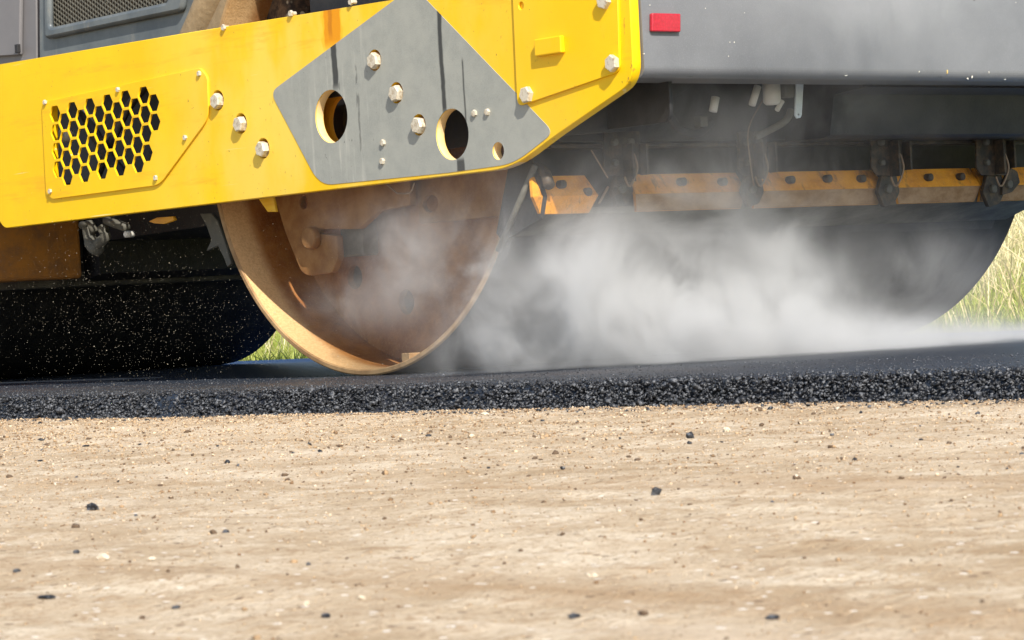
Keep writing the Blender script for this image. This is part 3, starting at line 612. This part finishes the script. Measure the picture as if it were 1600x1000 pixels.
# --- scraper assembly across the front of the drum
SA = put(bpy.data.objects.new('scraper_assembly', None), RR, (.8, -.68, .4)); SA.empty_display_size = .1
ysc = -.70
zA, zB, zC = [on(1, ysc, 1300, q)[2] for q in (266, 296, 321)]
def bar(px0, px1, c0=0, c1=0):
    """angle-iron bar with an upper face tipped back and a lower lip; ends cut at a slant"""
    x0 = on(1, ysc, px0, 296)[0]; x1 = on(1, ysc, px1, 296)[0]; t = .007
    prof = [(ysc+.022, zA), (ysc-.004, zB), (ysc+.008, zC)]
    inn = [(y+t+.002, z-.001) for y, z in prof]
    loop = prof+inn[::-1]; V = []; 
    for e, xx, cut in ((0, x0, c0), (1, x1, -c1)):
        for (y, z) in loop:
            k = (z-zC)/(zA-zC); dx = cut*(abs(k-.55)*2)**1.2 if cut else 0; V.append((xx+dx, y, z))
    n = len(loop); F = [list(range(n)), list(range(2*n-1, n-1, -1))]
    mi_ = [0, 0]
    for i in range(n): F.append([i, i+n, (i+1) % n+n, (i+1) % n]); mi_.append(1 if i in (1,) else 0)
    return mesh('scraper_bar', V, F, [ORANGE, LIP if px0 > 900 else ORANGE], SA, mi=mi_)
bars = [bar(828, 934, .03, .02), bar(990, 1166, .012, .012), bar(1174, 1384, .012, .02), bar(1397, 1532, .02, .015), bar(1533, 1650, 0, 0)]
def bolt_front(parent, px, py, y, s=.011, mat=BSTEEL, name='bolt'):
    p = on(1, y, px, py); V, F = tube_vf([(p[0], p[1]+.01, p[2]), (p[0], p[1]-.006, p[2]), (p[0], p[1]-.008, p[2])], [s, s, s*.7], 12); return mesh(name, V, F, mat, parent)
for b_, ps in ((bars[0], [(878, 288), (918, 300)]), (bars[1], [(1066, 284), (1130, 284)]), (bars[2], [(1236, 281), (1294, 279), (1347, 279)]), (bars[3], [(1452, 277), (1502, 276)])):
    for p in ps: bolt_front(b_, *p, ysc-.002, .0095)
p0 = Vector(P_(ysc-.0, 853, 272)); tube('spray_nozzle', [p0+Vector((0, .03, .02)), p0, P_(ysc-.03, 858, 289)], [.010, .012, .013], BSTEEL, SA, 16)
# long rubber blade below, reaching the drum
bl = [(ysc+.012, zC+.012), (ysc+.016, zC-.002), (-.600, .318), (-.545, .300), (-.540, .312), (-.60, .335), (ysc+.03, zC+.012)]
V, F = prism_vf(bl, -.02, 1.70); BLD = mesh('rubber_blade', V, F, RUBBER, SA)
# ragged wet crust under the blade on the drum
rag = []; xs_ = np.linspace(.02, 1.68, 90)
for sgn in (0, 1):
    for x in xs_:
        if sgn == 0: rag.append((x, .305))
        else: rag.append((x, .280-.010*vnoise(np.array([x]), np.array([0.]), .09, 1, 5)[0]-.012*vnoise(np.array([x]), np.array([3.]), .3, 1, 6)[0]))
V = []; F = []; N_ = len(xs_)
for i, x in enumerate(xs_):
    z1 = rag[N_+i][1]; 
    for z in (.312, z1): V.append((x, -math.sqrt(.6005**2-(z-.6)**2)-.004, z))
for i in range(N_-1): F.append([2*i, 2*i+2, 2*i+3, 2*i+1])
o = mesh('bitumen_crust', V, F, DARK, SA); md = o.modifiers.new('thick', 'SOLIDIFY'); md.thickness = .003
# end arm at the left (side of the assembly)
ea = [(ysc+.02, zA+.02), (ysc-.005, zB), (ysc+.01, zC-.01), (-.56, .29), (-.54, .31), (-.60, .47), (-.63, .49)]
V, F = prism_vf(ea, -.035, -.023); mesh('end_arm', V, F, DARK, SA)
V, F = tube_vf([(-.04, -.69, .45), (-.04, -.55, .27)], .007, 10); mesh('tie_rod', V, F, RUBBER, SA, smooth=True)
# brackets hanging in front of the bars
def bracket(px, wide, pale=False):
    B = plate('bracket', rounded(xz(ysc-.03, [(px-wide, 205), (px-wide, 262), (px-wide+8, 274), (px+wide-6, 274), (px+wide, 262), (px+wide, 205)]), .006), [], ysc-.03, .006, 'y', BSTEEL, SA, .001)
    for q in (-.45, .45): bolt_front(B, px+q*wide, 222, ysc-.033, .0085, CAST)
    bolt_front(B, px-.4*wide, 254, ysc-.033, .0075, CAST)
    x = on(1, ysc-.03, px+wide*.1, 240)[0]
    V, F = box_vf((x-.004, ysc-.062, zA-.02), (x+.004, ysc-.031, .492), .001); mesh('rib', V, F, BSTEEL, B)
    V, F = box_vf((x+.045, ysc-.055, zA-.005), (x+.052, ysc-.031, .492), .001); mesh('rib', V, F, BSTEEL, B)
    # pivot lug on the bar
    lg = rounded(xz(ysc-.022, [(px-8, 268), (px-16, 300), (px-6, 324), (px+10, 318), (px+18, 300), (px+12, 268)]), .006)
    LG = plate('pivot_lug', lg, [], ysc-.022, .012, 'y', BSTEEL, B, .001); 
    bolt_front(B, px-1, 295, ysc-.024, .0105, CAST, 'pivot_pin')
    h = smooth_path([P_(ysc-.06, px+18, 240), P_(ysc-.06, px+24, 262), P_(ysc-.06, px+16, 286), P_(ysc-.06, px+10, 290), P_(ysc-.06, px+4, 276)], 5)
    V, F = tube_vf(h, .0026, 8); mesh('spring_wire', V, F, WIRE, B, smooth=True)
bracket(972, 28); bracket(1176, 22); bracket(1388, 26); bracket(1552, 26)
V, F = tube_vf([P_(ysc-.04, 924, 235), P_(ysc-.05, 950, 278)], .002, 6); mesh('wire', V, F, WIRE, SA)
V, F = tube_vf([P_(ysc-.04, 950, 292), P_(ysc-.05, 936, 318)], .0028, 6); mesh('wire', V, F, WIRE, SA)
lgo = rounded(xz(ysc-.03, [(1580, 262), (1568, 284), (1566, 305), (1582, 300), (1594, 285), (1590, 268)]), .004); plate('end_lug', lgo, [], ysc-.03, .01, 'y', BSTEEL, SA, .001)
bolt_front(SA, 1576, 288, ysc-.032, .010, CAST, 'pivot_pin')
V, F = tube_vf(smooth_path([P_(ysc-.05, 1196, 150), P_(ysc-.05, 1170, 200), P_(ysc-.05, 1172, 250), P_(ysc-.05, 1178, 290)]), .0018, 6); mesh('wire', V, F, WIRE, SA)

# --- rear yoke seen below the side frame, chassis between the drums
m = Mat('grimy_orange'); n = m.noise(12, 6, .7); m.set(color=m.mix(n.ss(.35, .7), (.62, .24, .035), (.34, .15, .05)), rough=.7)
RY = box('rear_yoke', (.20, 2.35, .309), (.73, 2.9, .62), m.m, RR, .012)
box('rear_yoke_flange', (-.02, 1.58, .36), (.0, 2.9, .9), YOKE, RR, .004) if False else None
V, F = prism_vf([(.75, .56), (.85, .47), (1.2, .45), (2.33, .42), (2.33, .32), (2.42, .30), (2.42, 1.3), (.75, 1.3)], .78, 1.66); CH = mesh('chassis', V, F, DARK, RR)
V, F = box_vf((.55, 2.44, .285), (1.60, 2.56, .52), .005); mesh('rear_scraper', V, F, RUBBER, RR)
V, F = box_vf((.45, -.60, 1.24), (1.7, 3.6, 1.6), .01); mesh('upper_body', V, F, DARK, RR)
# grimy castings under the plate
fit = []
def q_(x, px, py): p = on(0, x, px, py); return Vector(p)
fit.append(tube_vf([q_(.02, 128, 352), q_(.02, 142, 350), q_(.02, 148, 362)], .011, 10)); fit.append(tube_vf(smooth_path([q_(.02, 138, 354), q_(.02, 140, 370), q_(.02, 146, 384), q_(.02, 155, 390)], 4), [.017]*6+[.02]*6+[.012], 12))
V, F = join_vf(*fit); mesh('hydraulic_fitting', V, F, CAST, RR, smooth=True)
V, F = join_vf(tube_vf([q_(.02, 166, 344), q_(.02, 198, 356)], .012, 10), tube_vf(smooth_path([q_(.02, 160, 354), q_(.02, 164, 370), q_(.02, 152, 382)], 4), .015, 12)); mesh('hydraulic_fitting', V, F, CAST, RR, smooth=True)
p = q_(.0, 198, 366); V, F = tube_vf([p+Vector((.02, 0, 0)), p-Vector((.004, 0, 0)), p-Vector((.008, 0, 0))], [.009, .009, .004], 12); mesh('plug', V, F, WHITE, RR, smooth=True)
sh = yz(.04, [(312, 334), (330, 333), (340, 345), (352, 380), (361, 412), (355, 417), (350, 404), (340, 384), (322, 392), (330, 375), (322, 352)])
plate('torn_flap', sh, [], .04, .012, 'x', CAST, RR, .002)
plate('orange_tag', yz(.02, [(232, 346), (245, 340), (270, 338), (272, 344), (256, 350), (240, 349)]), [], .02, .01, 'x', YOKE, RR, .001)

# --- engine side panels above the plate, top left
ep = rounded(yz(.10, [(61, 130), (59, -260), (330, -280), (305, 60)]), [.01, 0, 0, 0])
eh = rounded(yz(.10, [(80, 43), (79, -170), (285, -190), (266, 3)]), .015)
EP = plate('engine_panel', ep, [eh], .10, .03, 'x', SLATE, RR, .006)
# moulded lip round the opening
lipo = rounded(yz(.09, [(72, 62), (70, -190), (312, -210), (287, 18)]), [.02, 0, 0, .02]); lipi = rounded(yz(.09, [(80, 43), (79, -175), (284, -195), (264, 3)]), .012)
plate('moulded_lip', lipo, [lipi], .082, .020, 'x', SLATE, EP, .009)
# expanded metal grille
cells = []; g0 = on(0, .105, 76, 46); cw_ = .0135; rh = .0135
V = []; F = []
for i in range(50):
    for j in range(22):
        cy_ = g0[1]-i*cw_*.866*1.05; cz_ = g0[2]+j*rh+(rh/2 if i % 2 else 0); b_ = len(V)
        for xx in (.104, .108):
            for s2 in (rh*.60, rh*.47):
                for k in range(6): V.append((xx, cy_+s2*math.cos(math.pi/3*k), cz_+s2*.95*math.sin(math.pi/3*k)))
        for k in range(6):
            k2 = (k+1) % 6; F.append([b_+k, b_+k2, b_+6+k2, b_+6+k]); F.append([b_+6+k, b_+6+k2, b_+18+k2, b_+18+k])
mesh('grille_mesh', V, F, CAST, EP)
box('engine_shade_block', (.24, .75, .56), (.77, 2.25, 1.3), DARK, RR, .01)  # hidden solid body behind the panel, added to shade the rear yoke
box('radiator_core', (.13, .4, .80), (.2, 1.9, 1.3), DEBRIS, RR, .003)
lp = rounded(yz(.12, [(58, 130), (56, -60), (-60, -60), (-60, 130)]), .008); LP = plate('side_door', lp, [], .12, .03, 'x', PGREY, RR, .004)
plate('door_panel', rounded(yz(.108, [(31, 86), (33, -60), (-60, -60), (-60, 92)]), .006), [], .106, .012, 'x', PGREY, LP, .003)
box('latch', tuple(np.array(on(0, .10, 28, 76))-np.array([.006, .008, .012])), tuple(np.array(on(0, .10, 28, 76))+np.array([.004, .008, .012])), DARK, LP, .001)
tube('canvas_hose', smooth_path([q_(.08, 300, 70), q_(.08, 318, 30), q_(.08, 338, -20), q_(.08, 356, -70)]), .042, BROWN, RR, 20)
tube('canvas_hose', smooth_path([q_(.11, 345, 70), q_(.11, 368, 25), q_(.11, 388, -20), q_(.11, 400, -70)]), .052, BROWN, RR, 20)

# ------------------------------------------------------------------ spray droplets, steam
m = Mat('droplet'); m.set(color=(.60, .53, .40), rough=.6); DROP = m.m
n = 3600; dx = rng.uniform(-.75, -.12, n); t = rng.random(n); 
pxs = rng.normal(215, 140, n); pys = rng.normal(495, 85, n); k = (pxs > -80) & (pxs < 640) & (pys > 300) & (pys < 612); dx, pxs, pys = dx[k], pxs[k], pys[k]
P = np.array([on(0, a, b, c) for a, b, c in zip(dx, pxs, pys)]); k = P[:, 2] > .012; P = P[k]
R = rng.gamma(1.6, .00014, len(P))+.00014
def octa(name, P, R, mat):
    O = np.array([(1, 0, 0), (-1, 0, 0), (0, 1, 0), (0, -1, 0), (0, 0, 1), (0, 0, -1)], float); T = np.array([(0, 2, 4), (2, 1, 4), (1, 3, 4), (3, 0, 4), (2, 0, 5), (1, 2, 5), (3, 1, 5), (0, 3, 5)])
    V = O[None]*R[:, None, None]+P[:, None, :]; return fast_mesh(name, V.reshape(-1, 3), (T[None]+6*np.arange(len(P))[:, None, None]).reshape(-1, 3), mat)
tag(octa('spray_droplets', P, R, DROP), 'fine pale spray drops and grit flying in the air before the black rear drum', 'spray', kind='stuff')

def steam_box(name, lo, hi, blobs, label, dens=1., nsc=2.6, off=(0, 0, 0), lo_t=.42, hi_t=.72, step=None):
    V, F = box_vf(lo, hi); mm = bpy.data.materials.new(name+'_vapour'); mm.use_nodes = True; t = mm.node_tree
    for nd in list(t.nodes):
        if nd.type == 'BSDF_PRINCIPLED': t.nodes.remove(nd)
    M = Mat.__new__(Mat); M.m = mm; M.t = t; tc = t.nodes.new('ShaderNodeTexCoord'); M.co = tc.outputs['Object']
    sp = t.nodes.new('ShaderNodeSeparateXYZ'); t.links.new(M.co, sp.inputs[0]); x, y, z = [X(t, sp.outputs[i]) for i in range(3)]
    f = None
    for (c, r, a_) in blobs:
        e = (((x-c[0])*(1/r[0])).pw(2.)+((y-c[1])*(1/r[1])).pw(2.)+((z-c[2])*(1/r[2])).pw(2.)) if False else None
        qx = (x-c[0])*(1/r[0]); qy = (y-c[1])*(1/r[1]); qz = (z-c[2])*(1/r[2])
        e = ((qx*qx+qy*qy+qz*qz)*-1.).exp()*a_; f = e if f is None else f+e
    n1 = M.noise(nsc, 6, .64, (1, 1, .85), off, 1.6)*.7+M.noise(nsc*.42, 2, .5, (1, 1, 1), off)*.3
    nn = n1.ss(lo_t, hi_t)
    edge = x.ss(lo[0], lo[0]+.05)*x.ss(hi[0], hi[0]-.05)*y.ss(lo[1], lo[1]+.05)*z.ss(hi[2], hi[2]-.1)
    d = f*(nn*.9+.1)*edge*dens
    pv = t.nodes.new('ShaderNodeVolumePrincipled'); pv.inputs['Color'].default_value = (.97, .965, .95, 1); pv.inputs['Anisotropy'].default_value = .1
    t.links.new(d.k, pv.inputs['Density']); t.links.new(pv.outputs[0], t.nodes['Material Output'].inputs['Volume'])
    o = mesh(name, V, F, mm); tag(o, label, 'steam', kind='stuff'); return o
steam_box('steam', (-.55, -1.62, .004), (2.2, -.30, 1.02),
  [((-.22, -.72, .16), (.11, .07, .14), 7.), ((.0, -.80, .20), (.19, .09, .12), 10.), ((.14, -.74, .12), (.22, .12, .11), 8.), ((.46, -.82, .11), (.23, .10, .12), 15.), ((.60, -.76, .20), (.12, .08, .09), 11.),
   ((.28, -.98, .06), (.30, .10, .08), 8.), ((.62, -.95, .02), (.34, .22, .045), 8.), ((-.06, -.66, .05), (.18, .12, .06), 4.), ((1.25, -1.0, .01), (.5, .3, .022), 4.), ((.26, -.86, .38), (.42, .09, .11), 2.0), ((.48, -1.36, .84), (.45, .12, .15), 2.4), ((1.05, -.85, .16), (.22, .08, .10), 1.8), ((.40, -.95, .55), (.40, .08, .09), 1.1)],
  'thick white steam billowing off the hot asphalt in front of the drum under the grey body', 1.75, 5., (0, 0, 0), .41, .64)
steam_box('steam', (-.30, -.62, .02), (.20, .50, .62), [((-.12, -.34, .27), (.05, .09, .11), 9.), ((-.03, -.18, .27), (.06, .10, .11), 8.), ((-.03, .02, .36), (.05, .08, .08), 3.5), ((.0, .02, .17), (.06, .15, .06), 7.)],
  'thin wisp of steam drifting across the open brown end of the drum', .8, 9., (3, 5, 1), .40, .64)
